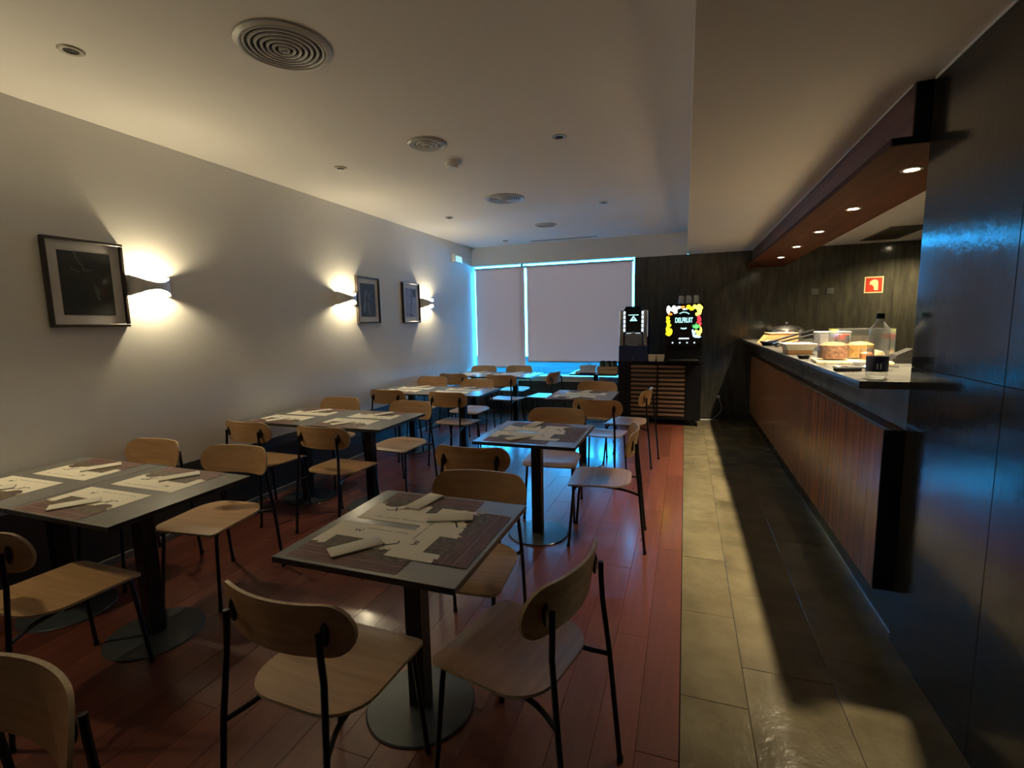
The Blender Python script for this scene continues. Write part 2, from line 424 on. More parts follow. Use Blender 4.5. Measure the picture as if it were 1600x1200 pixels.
def blind(x0, x1, z0, z1, label):
    t = thing('roller_blind', label, 'blind', ((x0+x1)/2, D+.020, z0), 0, 'roller blinds on the window'); h = (x1-x0)/2
    ob('blind_fabric', box(BM(), -h, h, -.0012, .0012, 0.0, z1-z0, 0), 'blind', t)
    ob('bottom_bar', box(BM(), -h, h, -.008, .008, -.022, .002, .004, 2), 'winframe', t)
    ob('roller_tube', tube(BM(), [(-h-.01, .012, z1-z0), (h+.01, .012, z1-z0)], .014, 12), 'winframe', t)
    ob('bracket', box(BM(), -h-.018, -h-.006, -.005, .03, z1-z0-.02, z1-z0+.02), 'winframe', t); ob('bracket', box(BM(), h+.006, h+.018, -.005, .03, z1-z0-.02, z1-z0+.02), 'winframe', t)
blind(-3.490, -2.588, .765, 2.462, 'narrow grey roller blind nearest the white wall, almost fully lowered')
blind(-2.548, -.800, .868, 2.462, 'wide grey roller blind behind the coffee machine, stopped above the sill')
# outside
struct('ground_outside', box(BM(), -30, 30, D+.3, 21, -.25, -.15), 'ground')
struct('wall_outside', box(BM(), -30, 30, 20.8, 21, -.15, .0, .01), 'outwall')

# ------------------------------------------------------------------ wooden beam over the bar
bm_ = tag(thing('beam', None, None), kind='structure')
BY0, BX0, BX1, BZ = 2.63, .815, 1.31, 2.25
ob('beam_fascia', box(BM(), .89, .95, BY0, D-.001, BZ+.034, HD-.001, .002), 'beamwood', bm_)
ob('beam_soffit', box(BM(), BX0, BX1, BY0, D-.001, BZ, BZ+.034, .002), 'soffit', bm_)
ob('beam_back', box(BM(), BX1-.04, BX1, BY0, D-.001, BZ+.034, HD-.001, .002), 'beamwood', bm_)
ob('beam_end_cap', box(BM(), .892, .948, BY0-.006, BY0, BZ+.036, HD-.002, .001), 'blackmat', bm_)
ob('beam_end_strip', box(BM(), BX0+.002, XR-.002, BY0-.006, BY0, BZ+.001, BZ+.033, .001), 'blackmat', bm_)
struct('trim_3', box(BM(), .884, .89, BY0+.01, D-.001, HD-.01, HD-.001, .001), 'white')
ring_me = fin(lathe(BM(), [(.032, -.001), (.034, -.005), (.046, -.006), (.050, -.002), (.050, 0.0), (.032, 0.0), (.032, -.001)], 20), 'ring', 'ring')
lamp_me = fin(lathe(BM(), [(0, -.0035), (.018, -.0035), (.030, -.0015), (.030, 0.0), (0, 0.0)], 16), 'lamp', 'bulb')
names = ['nearest its dark end', 'second from its dark end', 'in its middle', 'second from the panelled wall', 'nearest the panelled wall']
for i in range(5):
    x, y = 1.045 + .007*i, 3.06 + .928*i
    t = thing('recessed_downlight', 'lit recessed spotlight in the wooden beam, ' + names[i], 'downlight', (x, y, BZ), 0, 'lit spotlights in the wooden beam')
    link('ring', ring_me, t); link('lamp', lamp_me, t)
    l = bpy.data.lights.new('spot', 'SPOT'); l.energy = SPOT_W; l.color = (1.0, .82, .52); l.spot_size = math.radians(98); l.spot_blend = 1.0; l.shadow_soft_size = .022
    o = bpy.data.objects.new('spot', l); COL.objects.link(o); o.location = (x, y, BZ-.012)

# ------------------------------------------------------------------ bar counter
bar = thing('bar_counter', 'long bar counter with red wood front and dark stone plinth', 'counter', (0, 0, 0))
CY0, CZ = 2.625, 1.235
b = BM(); box(b, .982, 1.02, CY0, D-.002, .0, CZ-.036)
ob('counter_body', b, 'dark', bar)
yy = [CY0, 3.35, 4.08, 4.81, 5.54, 6.27, 7.0, D-.002]
for a, c in zip(yy, yy[1:]):
    ob('fascia_panel', box(BM(), .955, .982, a+.001, c-.001, 1.012, CZ-.036, .0015), 'fascia', bar)
    ob('plinth_panel', box(BM(), .968, .982, a+.001, c-.001, 0.001, 1.0, .0015), 'stone', bar)
ob('wood_front', box(BM(), .872, .900, 2.64, 7.45, .235, 1.01, .0025), 'redwood', bar)
ob('kick_strip', box(BM(), .962, .968, CY0, D-.002, .001, .014, .001), 'chrome', bar)
ob('wood_end', box(BM(), .8722, .968, 2.632, 2.64, .235, 1.01, .001), 'blackmat', bar)
ob('wood_ledge', box(BM(), .900, .968, 2.64, 7.45, .99, 1.008, .001), 'beamwood', bar)
ob('wood_frame', box(BM(), .900, .967, 2.64, 7.45, .235, .26, .001), 'blackmat', bar)
tag(ob('countertop', box(BM(), .76, 1.62, CY0, D-.003, CZ-.036, CZ, .003, 2), 'countertop'), 'dark polished stone countertop running along the bar under the food', 'countertop')
struct('wall_service_low', box(BM(), 1.50, 1.56, CY0, D-.003, 0, CZ-.037), 'stone')

# ------------------------------------------------------------------ ceiling fittings
def diffuser(x, y, r, n, label, group, mat, name, gap='dark'):
    t = thing(name, label, 'vent', (x, y, HC), 0, group)
    ob('outer_ring', lathe(BM(), [(r*.86, .0), (r*.86, -.010), (r*.90, -.014), (r, -.008), (r+.004, .0), (r*.86, 0)], 40), mat, t)
    ob('duct', lathe(BM(), [(r*.86, -.001), (0, -.001)], 32), gap, t)
    for k in range(n):
        a = r*.84*(k+.50)/n; w = r*.84/n*.54; q = .012*(1-k/n)
        ob('cone_ring', lathe(BM(), [(a, -.003-q), (a+w*.25, -.010-q), (a+w*.8, -.009-q), (a+w, -.002-q), (a+w*.5, -.001-q), (a, -.003-q)], 36), mat, t)
    ob('centre_cap', lathe(BM(), [(0, -.030), (r*.04, -.027), (r*.055, -.012), (0, -.002)], 16), mat, t)
diffuser(-1.79, 1.965, .212, 7, 'large grey round ceiling diffuser with seven rings, nearest one', 'ring diffusers in the ceiling', 'vent', 'ceiling_diffuser')
diffuser(-1.82, 5.01, .205, 7, 'round ringed ceiling diffuser beyond the smoke detector', 'ring diffusers in the ceiling', 'vent', 'ceiling_diffuser')
diffuser(-1.79, 3.31, .140, 3, 'small white round ceiling valve beside the smoke detector', 'white ceiling valves', 'vent', 'ceiling_valve', 'vent')
diffuser(-1.80, 6.55, .140, 3, 'small white round ceiling valve nearest the window', 'white ceiling valves', 'vent', 'ceiling_valve', 'vent')
t = thing('smoke_detector', 'white smoke detector hanging below the ceiling between the vents', 'detector', (-1.80, 3.74, HC))
ob('detector_base', lathe(BM(), [(0, 0), (.062, 0), (.062, -.014), (.055, -.018), (0, -.018)], 24), 'whiteplastic', t)
ob('detector_head', lathe(BM(), [(.046, -.018), (.048, -.040), (.036, -.052), (0, -.054)], 24), 'whiteplastic', t)
can_ring = fin(lathe(BM(), [(.030, .0), (.031, -.006), (.046, -.007), (.052, -.002), (.052, 0)], 24), 'ring', 'ring')
can_cup = fin(lathe(BM(), [(.031, -.001), (.024, -.0015), (0, -.0015)], 20), 'lamp', 'dark')
for (x, y, lb) in ((-2.72, 1.63, 'nearest the first picture'), (-2.715, 3.52, 'before the second wall light'), (-.87, 3.55, 'beside the dropped ceiling, nearer one'), (-2.77, 5.61, 'above the pair of pictures'), (-.88, 5.62, 'beside the dropped ceiling, farther one'), (-2.73, 7.52, 'in the corner by the window')):
    t = thing('ceiling_downlight', 'unlit recessed ceiling downlight ' + lb, 'downlight', (x, y, HC), 0, 'unlit downlights in the white ceiling')
    link('ring', can_ring, t); link('lamp', can_cup, t)
t = thing('slot_diffuser', 'long dark slot air diffuser in the ceiling above the window', 'vent', (-1.85, 7.765, HC), math.radians(.0))
ob('slot', box(BM(), -.52, .52, -.018, .018, -.002, 0), 'dark', t)
b = BM(); box(b, -.54, .54, -.034, -.018, -.006, 0, .001); box(b, -.54, .54, .018, .034, -.006, 0, .001); box(b, -.54, -.52, -.018, .018, -.006, 0); box(b, .52, .54, -.018, .018, -.006, 0)
ob('slot_frame', b, 'vent', t)
t = thing('return_grille', 'dark rectangular air grille in the service ceiling behind the beam', 'vent', (2.32, 7.16, HD))
ob('grille_back', box(BM(), -.17, .17, -.48, .48, -.003, 0), 'dark', t)
b = BM(); box(b, -.2, -.17, -.51, .51, -.010, 0, .002); box(b, .17, .2, -.51, .51, -.010, 0, .002); box(b, -.17, .17, -.51, -.48, -.010, 0, .002); box(b, -.17, .17, .48, .51, -.010, 0, .002)
ob('grille_frame', b, 'frame', t)
for k in range(9): ob('blade', box(BM(), -.145+k*.035-.003, -.145+k*.035+.010, -.48, .48, -.010, -.003), 'frame', t)
# service side lamp (its pool shows on the panelled wall)
t = thing('service_downlight', 'recessed downlight in the service ceiling over the end of the panelled wall', 'downlight', (2.75, 7.35, HD))
link('ring', ring_me, t); link('lamp', lamp_me, t)
for lx, ly in ((2.75, 7.35),):
    l = bpy.data.lights.new('spot', 'SPOT'); l.energy = KITCHEN_W; l.color = (1.0, .80, .42); l.spot_size = math.radians(150); l.spot_blend = .6; l.shadow_soft_size = .03
    o = bpy.data.objects.new('spot', l); COL.objects.link(o); o.location = (lx, ly, HD-.012)

# ------------------------------------------------------------------ wall lights and pictures
def sconce(y, label):
    t = thing('wall_sconce', label, 'wall light', (XL, y, 1.832), 0, 'up and down wall lights')
    ob('back_plate', box(BM(), 0, .008, -.10, .10, -.04, .04, .002), 'alu', t)
    b = BM(); N = 20; cols = []
    for i in range(N+1):
        a = PI*i/N; c = math.cos(a); s_ = math.sin(a)
        h = .020 + .046*abs(c)**1.7
        row = []
        for (rr, dz) in ((0, h), (0, -h), (-.004, -h), (-.004, h)):
            row.append(b.verts.new(((.120+rr)*max(s_, .0)**.75, (.136+rr)*c, dz)))
        cols.append(row)
    for p, q in zip(cols, cols[1:]):
        for k in range(4): b.faces.new((p[k], p[(k+1) % 4], q[(k+1) % 4], q[k]))
    b.faces.new(cols[0]); b.faces.new(cols[-1][::-1])
    ob('shade', b, 'whiteplastic', t, sharp=40)
    for sg in (1, -1):
        pts = [(.120*math.sin(PI*i/16)**.75, .136*math.cos(PI*i/16), sg*.066) for i in range(17)]
        ob('rim', tube(BM(), pts, .0022, 6), 'alu', t)
    ob('bulb', tube(BM(), [(.030, -.045, 0), (.030, .045, 0)], .008, 10), 'sbulb', t)
    l = bpy.data.lights.new('sconce_light', 'POINT'); l.energy = SCONCE_W; l.color = (1.0, .84, .52); l.shadow_soft_size = .035
    o = bpy.data.objects.new('sconce_light', l); COL.objects.link(o); o.location = (XL+.052, y, 1.832)
sconce(.69, 'wall light nearest the viewer, before the first picture')
sconce(2.412, 'cream wall light glowing up and down beside the large dark picture')
sconce(4.51, 'cream wall light glowing up and down before the middle picture')
sconce(6.285, 'cream wall light glowing up and down after the picture nearest the window')
def picture(y, kind, label):
    W, H, z = .435, .535, 1.825
    t = thing('framed_picture', label, 'picture', (XL+.001, y, z), 0, 'framed prints on the white wall')
    f = lambda x0, x1, y0, y1, z0, z1: box(BM(), x0, x1, y0, y1, z0, z1, .003)
    ob('frame_rail', f(0, .034, -W/2, W/2, H/2-.018, H/2), 'frame', t); ob('frame_rail', f(0, .034, -W/2, W/2, -H/2, -H/2+.018), 'frame', t)
    ob('frame_rail', f(0, .034, -W/2, -W/2+.018, -H/2+.018, H/2-.018), 'frame', t); ob('frame_rail', f(0, .034, W/2-.018, W/2, -H/2+.018, H/2-.018), 'frame', t)
    ob('mat_board', box(BM(), .004, .014, -W/2+.016, W/2-.016, -H/2+.016, H/2-.016), 'matboard', t)
    ob('print', box(BM(), .012, .0155, -W/2+.075, W/2-.075, -H/2+.075, H/2-.075), kind, t)
    ob('picture_glass', box(BM(), .021, .023, -W/2+.016, W/2-.016, -H/2+.016, H/2-.016), 'picglass', t)
picture(2.043, 'stem', 'framed dark green-grey photograph in wide grey mat, largest in view')
picture(4.925, 'petals', 'framed black photograph with pale petal shapes, middle of three pictures')
picture(5.885, 'figure', 'framed pale bluish photograph with dark upright figure, nearest the window')
t = thing('exit_sign', 'small lit emergency exit sign high on the white wall by the window', 'sign', (XL, 7.36, 2.575))
ob('sign_housing', box(BM(), 0, .05, -.145, .145, -.065, .065, .008, 2), 'whiteplastic', t)
ob('sign_lens', box(BM(), .045, .056, -.11, .125, -.048, .040, .006, 2), 'exit', t)

# ------------------------------------------------------------------ fire sign, switches, cable
t = thing('fire_sign', 'small square red fire equipment sign on the dark panelled wall', 'sign', (2.405, D, 1.943))
ob('sign_plate', box(BM(), -.110, .110, -.006, -.001, -.110, .110, .002), 'signpaper', t)
ob('sign_field', box(BM(), -.094, .094, -.008, -.005, -.094, .094), 'red', t)
F_ = lambda u, v, w: (u, -.0075-w, v)
arch = [(-.05, .0), (-.048, .04), (-.02, .066), (.02, .07), (.045, .05), (.05, .0), (.05, -.072), (.005, -.072), (.0, -.03), (-.02, .0)]
ob('sign_symbol', prism(BM(), arch, .0025, F_), 'signpaper', t)
for x, k in ((1.71, 'beside the other switch, nearer the beam end'), (1.90, 'beside the other switch, nearer the red sign')):
    t = thing('wall_switch', 'small grey square switch on the panelled wall ' + k, 'switch', (x, D, 1.88), 0, 'switches on the panelled wall')
    ob('switch_plate', box(BM(), -.045, .045, -.008, -.001, -.045, .045, .003), 'alu', t)
    ob('rocker', box(BM(), -.02, .02, -.012, -.007, -.03, .03, .002), 'alu', t)
t = thing('power_cable', 'thin white power cable curling down the panelled wall beside the drinks cabinet', 'cable', (0, 0, 0))
ob('cord', tube(BM(), rounded([(.505, 7.965, .34), (.53, 7.95, .26), (.56, 7.94, .17), (.50, 7.93, .07), (.42, 7.92, .006), (.24, 7.86, .006)], .05), .005, 6), 'whiteplastic', t)
ob('cord', tube(BM(), rounded([(.52, 7.90, .006), (.40, 7.87, .006), (.25, 7.84, .006)], .05), .005, 6), 'whiteplastic', t)
ob('plug', box(BM(), .485, .525, 7.955, 7.998, .325, .365, .006), 'whiteplastic', t)

# ------------------------------------------------------------------ tables
def table(x, y, w, d, label, group, base='disc'):
    t = thing('cafe_table', label, 'table', (x, y, 0), 0, group)
    top = box(BM(), -w/2, w/2, -d/2, d/2, .728, .75, .0015)
    for f in top.faces:
        f.material_index = 0 if f.normal.z > .8 and f.calc_center_median().z > .74 else 1
    ob('tabletop', top, ['laminate', 'lamedge'], t)
    ob('pedestal', box(BM(), -.036, .036, -.036, .036, .010, .722, .004), 'black', t)
    ob('base_disc', lathe(BM(), [(0, 0), (.215, 0), (.217, .004), (.212, .009), (.06, .013), (0, .013)], 48), 'basedisc', t)
    b = BM(); box(b, -.20, .20, -.025, .025, .718, .728, .002); box(b, -.025, .025, -.20, .20, .7185, .7278, .002)
    ob('top_bracket', b, 'black', t)
    return t
T1 = (-.978, 1.572, .70, .70); T2 = (-.980, 3.267, .70, .70); T3 = (-1.013, 5.10, .68, .68)
table(*T1, 'nearest free-standing square grey table with one pedestal', 'square single tables')
table(*T2, 'middle free-standing square grey table, before the drinks cabinet', 'square single tables')
table(*T3, 'farthest free-standing square grey table, beside the drinks cabinet front', 'square single tables')
ROWS = [('nearest', -2.166, 1.563, .69), ('second', -2.152, 3.40, .69), ('third', -2.09, 5.13, .68), ('window-end', -2.062, 6.93, .69)]
W2 = .685
PAIR = {}
for nm, xr, yc, dd in ROWS:
    xa, xb = xr - W2/2, xr - W2*1.5 - .003
    PAIR[nm] = (xa, xb, yc, dd)
    table(xa, yc, W2, dd, f'aisle-side grey table of the {nm} pair along the white wall', 'tables joined in pairs along the wall')
    table(xb, yc, W2, dd, f'wall-side grey table of the {nm} pair along the white wall', 'tables joined in pairs along the wall')
# side table by the window holding crate and trays
table(-1.28, 7.50, .70, .70, 'grey table against the window carrying the crate and trays', 'square single tables')

# ------------------------------------------------------------------ chairs
def make_chair():
    t = thing('dining_chair', 'x', 'chair', (0, 0, 0), 0, 'oak and black steel dining chairs')
    # seat: dished plywood shell
    out = rrect(.425, .415, .045, .135, 7); R = 6; b = BM()
    def z_at(u, v, k):
        r2_ = (u/.21)**2; z = .452 - .010*max(0, 1-r2_)*max(0, 1-(v/.2)**2)
        if v > .12: z -= .018*((v-.12)/.09)**2
        if v < -.10: z += .006*((-.10-v)/.1)
        return z
    layers = []
    for side in (0, 1):
        rings = []
        for k in range(1, R+1):
            s_ = k/R; rings.append([b.verts.new((u*s_, v*s_+.003, z_at(u*s_, v*s_, k) - side*.011)) for u, v in out])
        c = b.verts.new((0, .003, z_at(0, 0, 0) - side*.011)); layers.append((c, rings))
    n = len(out)
    for side, (c, rings) in enumerate(layers):
        for i in range(n):
            f = b.faces.new((c, rings[0][i], rings[0][(i+1) % n])); f.material_index = 0
            for p, q in zip(rings, rings[1:]): b.faces.new((p[i], p[(i+1) % n], q[(i+1) % n], q[i]))
    for i in range(n):
        f = b.faces.new((layers[0][1][-1][i], layers[0][1][-1][(i+1) % n], layers[1][1][-1][(i+1) % n], layers[1][1][-1][i])); f.material_index = 1
    ob('seat', b, ['oak', 'oakedge'], t, sharp=50)
    # backrest: curved stadium panel
    hw, hh = .240, .084; b = BM(); NX, NZ = 20, 6; grid = [[], []]
    for side in (0, 1):
        for i in range(NX+1):
            s_ = -1 + 2*i/NX; u = hw*math.sin(s_*PI/2)
            au = abs(u) - (hw-hh*.82)
            hgt = hh if au <= 0 else hh*math.sqrt(max(0.0025, 1-(au/(hh*.82))**2))
            col = []
            for j in range(NZ+1):
                v = -1 + 2*j/NZ; zz = .725 + v*hgt*(1.0 if v > 0 else .98)
                yy_ = -.232 + .062*(u/hw)**2 - (zz-.725)*.16 - side*.0115
                col.append(b.verts.new((u, yy_, zz)))
            grid[side].append(col)
    for side in (0, 1):
        g = grid[side]
        for i in range(NX):
            for j in range(NZ): b.faces.new((g[i][j], g[i+1][j], g[i+1][j+1], g[i][j+1]))
    rim = [(i, NZ) for i in range(NX+1)] + [(NX, j) for j in range(NZ-1, -1, -1)] + [(i, 0) for i in range(NX-1, -1, -1)] + [(0, j) for j in range(1, NZ)]
    for (i, j), (k, l) in zip(rim, rim[1:]+rim[:1]):
        f = b.faces.new((grid[0][i][j], grid[0][k][l], grid[1][k][l], grid[1][i][j])); f.material_index = 1
    ob('backrest', b, ['oak', 'oakedge'], t, sharp=50)
    for sx in (-1, 1):
        leg = ob('leg', tube(BM(), [(sx*.196, -.300, 0), (sx*.190, -.262, .40), (sx*.178, -.240, .60), (sx*.170, -.238, .68), (sx*.168, -.237, .735)], .0095, 8), 'black', t)
        pl = lathe(BM(), [(0, 0), (.014, 0), (.016, .004), (.012, .008), (0, .009)], 10, sy=2.4)
        bmesh.ops.rotate(pl, verts=pl.verts, cent=(0, 0, 0), matrix=Matrix.Rotation(PI/2, 3, 'X'))
        bmesh.ops.translate(pl, verts=pl.verts, vec=(sx*.168, -.213, .722))
        ob('mounting_plate', pl, 'black', leg)
        ob('foot_cap', lathe(BM(), [(0, 0), (.0115, 0), (.0115, .02), (.0095, .022)], 8, (sx*.196, -.300, 0)), 'blackmat', leg)
        fl = ob('leg', tube(BM(), rounded([(sx*.197, .205, 0), (sx*.176, .168, .428), (sx*.165, .05, .434)], .04, 5), .0095, 8), 'black', t)
        ob('foot_cap', lathe(BM(), [(0, 0), (.0115, 0), (.0115, .02), (.0095, .022)], 8, (sx*.197, .205, 0)), 'blackmat', fl)
        ob('side_rail', tube(BM(), rounded([(sx*.190, -.262, .398), (sx*.150, -.175, .412), (sx*.150, -.02, .430), (sx*.165, .055, .434)], .05, 4), .0085, 8), 'black', t)
    ob('cross_rail', tube(BM(), [(-.150, -.06, .424), (.150, -.06, .424)], .0085, 8), 'black', t)
    ob('cross_rail', tube(BM(), [(-.168, .10, .428), (.168, .10, .428)], .0085, 8), 'black', t)
    return t
# (back-rest x, back-rest y, facing angle in degrees where 90 faces the window, label)
CH = [
 (-1.052, .968, 88, 'oak chair facing the window at the nearest single table'),
 (-.310, 1.390, 166, 'oak chair turned sideways at the aisle side of the nearest single table'),
 (-.927, 2.125, 274, 'oak chair with its back to the window at the nearest single table'),
 (-1.195, 2.585, 94, 'oak chair facing the window at the middle single table'),
 (-.315, 3.345, 184, 'oak chair at the aisle side of the middle single table'),
 (-1.000, 3.930, 275, 'oak chair with its back to the window at the middle single table'),
 (-.765, 4.480, 84, 'oak chair facing the window at the farthest single table'),
 (-.355, 5.290, 172, 'oak chair at the aisle side of the farthest single table, before the slatted doors'),
 (-.975, 5.830, 267, 'oak chair with its back to the window at the farthest single table'),
 (-1.765, 6.870, 170, 'oak chair at the aisle end of the window-end table pair'),
 (-2.595, 2.205, 276, 'oak chair with its back to the window, aisle side of the nearest wall pair'),
 (-3.290, 2.190, 272, 'oak chair with its back to the window, wall side of the nearest wall pair'),
 (-2.500, .985, 90, 'oak chair facing the window, aisle side of the nearest wall pair'),
 (-3.245, 2.835, 88, 'oak chair facing the window, wall side of the second wall pair'),
 (-2.505, 2.820, 89, 'oak chair facing the window, aisle side of the second wall pair'),
 (-3.285, 4.055, 270, 'oak chair with its back to the window, wall side of the second wall pair'),
 (-2.435, 4.000, 266, 'oak chair with its back to the window, aisle side of the second wall pair'),
 (-3.185, 4.680, 87, 'oak chair facing the window, wall side of the third wall pair'),
 (-2.405, 4.640, 86, 'oak chair facing the window, aisle side of the third wall pair'),
 (-3.285, 5.985, 268, 'oak chair with its back to the window, wall side of the third wall pair'),
 (-2.535, 5.815, 266, 'oak chair with its back to the window, aisle side of the third wall pair'),
 (-3.20, 6.405, 88, 'oak chair facing the window, wall side of the window-end wall pair'),
 (-2.43, 6.345, 86, 'oak chair facing the window, aisle side of the window-end wall pair'),
 (-3.225, 7.70, 269, 'oak chair with its back to the glass, wall side of the window-end pair'),
 (-2.615, 7.78, 268, 'oak chair with its back to the glass, aisle side of the window-end pair'),
 (-1.345, .550, 270, 'oak chair at the near edge, only its rounded backrest showing beside the dark floor'),
]
chair0 = make_chair()
for i, (x, y, a, lb) in enumerate(CH):
    c = chair0 if i == 0 else copy_tree(chair0)
    c['label'] = lb
    th = math.radians(a - 90); off = Vector((0, -.215, 0)); off.rotate(Matrix.Rotation(th, 3, 'Z'))
    c.location = (x - off.x, y - off.y, 0); c.rotation_euler = (0, 0, th)

# ------------------------------------------------------------------ placemats and napkins
mat_me = fin(box(BM(), -.22, .22, -.155, .155, 0, .0008), 'placemat', 'placemat')
b = BM(); Fz = lambda u, v, w: (u, v, .0009 + w)
def stroke(b, x0, y0, x1, y1, w):
    d = Vector((x1-x0, y1-y0)).normalized(); n_ = Vector((-d.y, d.x))*w/2
    prism(b, [(x0-n_.x, y0-n_.y), (x1-n_.x, y1-n_.y), (x1+n_.x, y1+n_.y), (x0+n_.x, y0+n_.y)], .0003, Fz)
stroke(b, .06, .01, .13, .052, .007); stroke(b, .10, .055, .118, .015, .006); stroke(b, .13, .052, .15, .048, .006)
for (x0, y0) in ((-.12, .085),):
    stroke(b, x0, y0+.022, x0+.008, y0, .004); stroke(b, x0+.008, y0, x0+.016, y0+.018, .004); stroke(b, x0+.016, y0+.018, x0+.024, y0, .004); stroke(b, x0+.024, y0, x0+.034, y0+.024, .004)
ink_me = fin(b, 'printed_mark', 'ink')
nap_a = fin(box(BM(), -.039, .039, -.092, .092, 0, .007, .003, 2), 'napkin', 'paper')
def placemat(x, y, rz, tl, side, nap=None, dz=0.0):
    t = link('placemat', mat_me, None, (x, y, .7505+dz), (0, 0, rz))
    tag(t, f'printed paper placemat, {side} of the {tl}', 'placemat', 'printed paper placemats')
    tag(link('printed_mark', ink_me, t), kind='stuff')
    if nap:
        dx, dy, a = nap; v = Vector((dx, dy, 0)); v.rotate(Matrix.Rotation(rz, 3, 'Z'))
        n_ = link('napkin', nap_a, None, (x+v.x, y+v.y, .7522+dz), (0, 0, rz+math.radians(a)))
        tag(n_, f'folded white napkin, {side} of the {tl}', 'napkin', 'folded paper napkins')
placemat(-1.065, 1.398, 0, 'nearest single table', 'near side', (-.02, -.035, -38))
placemat(-1.035, 1.752, PI, 'nearest single table', 'window side', (.035, -.075, -8), .0)
placemat(-.802, 1.560, PI/2, 'nearest single table', 'aisle side', (.135, .075, 20), .0012)
placemat(-1.05, 3.105, 0, 'middle single table', 'near side', (.0, -.03, -38))
placemat(-1.03, 3.44, PI, 'middle single table', 'window side', (.04, -.075, -10))
placemat(-.81, 3.275, PI/2, 'middle single table', 'aisle side', None, .0012)
placemat(-1.08, 4.93, 0, 'farthest single table', 'near side', (.02, -.04, -30))
placemat(-1.0, 5.27, PI, 'farthest single table', 'window side', (.02, -.06, -20))
for nm, (xa, xb, yc, dd) in PAIR.items():
    for xx, sd in ((xa, 'aisle'), (xb, 'wall')):
        ox = -.09 if sd == 'aisle' else -.05
        placemat(xx+ox+random.uniform(-.01, .01), yc-.183, 0, f'{sd}-side table of the {nm} wall pair', 'near edge', (-.005+random.uniform(-.012, .012), -.035, -33+random.uniform(-5, 5)))
        placemat(xx+ox+.05+random.uniform(-.01, .01), yc+.183, PI, f'{sd}-side table of the {nm} wall pair', 'far edge', (-.03+random.uniform(-.012, .012), -.035, -33+random.uniform(-5, 5)))

# ------------------------------------------------------------------ drinks cabinet and machines
CF, CB = 7.33, 7.80
cab = thing('drinks_cabinet', 'black wheeled cabinet with two slatted brown wood doors', 'cabinet', (-.345, CF, 0))
h = .578
b = BM(); box(b, -h, h, .02, CB-CF, .085, .90, .003)
ob('carcass', b, 'blackmat', cab)
ob('cabinet_top', box(BM(), -h-.004, h+.004, -.01, CB-CF, .90, .932, .004), 'blackmat', cab)
ob('plinth_rail', box(BM(), -h, h, .0, .02, .085, .118, .002), 'blackmat', cab)
ob('side_stile', box(BM(), -h, -.402, .0, .02, .118, .90, .002), 'blackmat', cab)
ob('side_stile', box(BM(), .366, h, .0, .02, .118, .90, .002), 'blackmat', cab)
slat_me = fin(box(BM(), .006, .374, -.008, .008, -.017, .017, .004), 'slat', 'slat')
for k in range(2):
    x0 = -.400 + k*.384
    dr = ob('door', box(BM(), x0+.002, x0+.380, .012, .020, .120, .886, .001), 'dark', cab)
    for j in range(12): link('slat', slat_me, dr, (x0+.001, .004, .152 + j*.0640))
    ob('door_frame', box(BM(), x0+(.376 if k == 0 else .002), x0+(.381 if k == 0 else .007), -.010, .014, .120, .886), 'blackmat', dr)
for sx in (-1, 1):
    for yy_ in (.07, .40):
        cst = ob('caster', box(BM(), sx*.53-.012, sx*.53+.012, yy_-.02, yy_+.02, .045, .085, .002), 'alu', cab)
        w_ = lathe(BM(), [(0, -.011), (.024, -.011), (.028, -.006), (.028, .006), (.024, .011), (0, .011)], 14)
        bmesh.ops.rotate(w_, verts=w_.verts, cent=(0, 0, 0), matrix=Matrix.Rotation(PI/2, 3, 'Y')); bmesh.ops.translate(w_, verts=w_.verts, vec=(sx*.53, yy_, .0285))
        ob('wheel', w_, 'blackmat', cst)
TOP = .932
# coffee machine
cm = thing('coffee_machine', 'tall chrome and black coffee machine with lit triangle logo', 'coffee machine', (-.712, CF, TOP))
ob('drawer_base', box(BM(), -.205, .205, .0, .42, .0, .225, .006), 'navy', cm)
kb = lathe(BM(), [(0, 0), (.012, 0), (.016, .008), (.012, .02), (0, .022)], 12); bmesh.ops.rotate(kb, verts=kb.verts, cent=(0, 0, 0), matrix=Matrix.Rotation(PI/2, 3, 'X')); bmesh.ops.translate(kb, verts=kb.verts, vec=(-.005, .0, .045))
ob('drawer_knob', kb, 'chrome', cm)
ob('body', box(BM(), -.198, .198, .06, .42, .225, .745, .012, 2), 'blackmat', cm)
for sx in (-1, 1):
    ob('chrome_pillar', box(BM(), sx*.17-.03, sx*.17+.03, .01, .07, .225, .745, .012, 3), 'chrome', cm)
    st = ob('light_strip', box(BM(), sx*.197-.004, sx*.197+.004, .02, .03, .36, .735, .002), 'ledw', cm)
    for k in range(5): ob('button_lens', box(BM(), sx*.128-.014, sx*.128+.014, .012, .03, .430+k*.062, .482+k*.062, .008, 2), 'ledw', cm)
ob('screen', box(BM(), -.110, .110, .022, .06, .415, .738, .004), 'blackmat', cm)
P = lambda u, v, w: (u, .0215-w, v)
b = BM(); prism(b, [(-.072, .668), (.072, .668), (.072, .678), (-.072, .678)], .002, P)
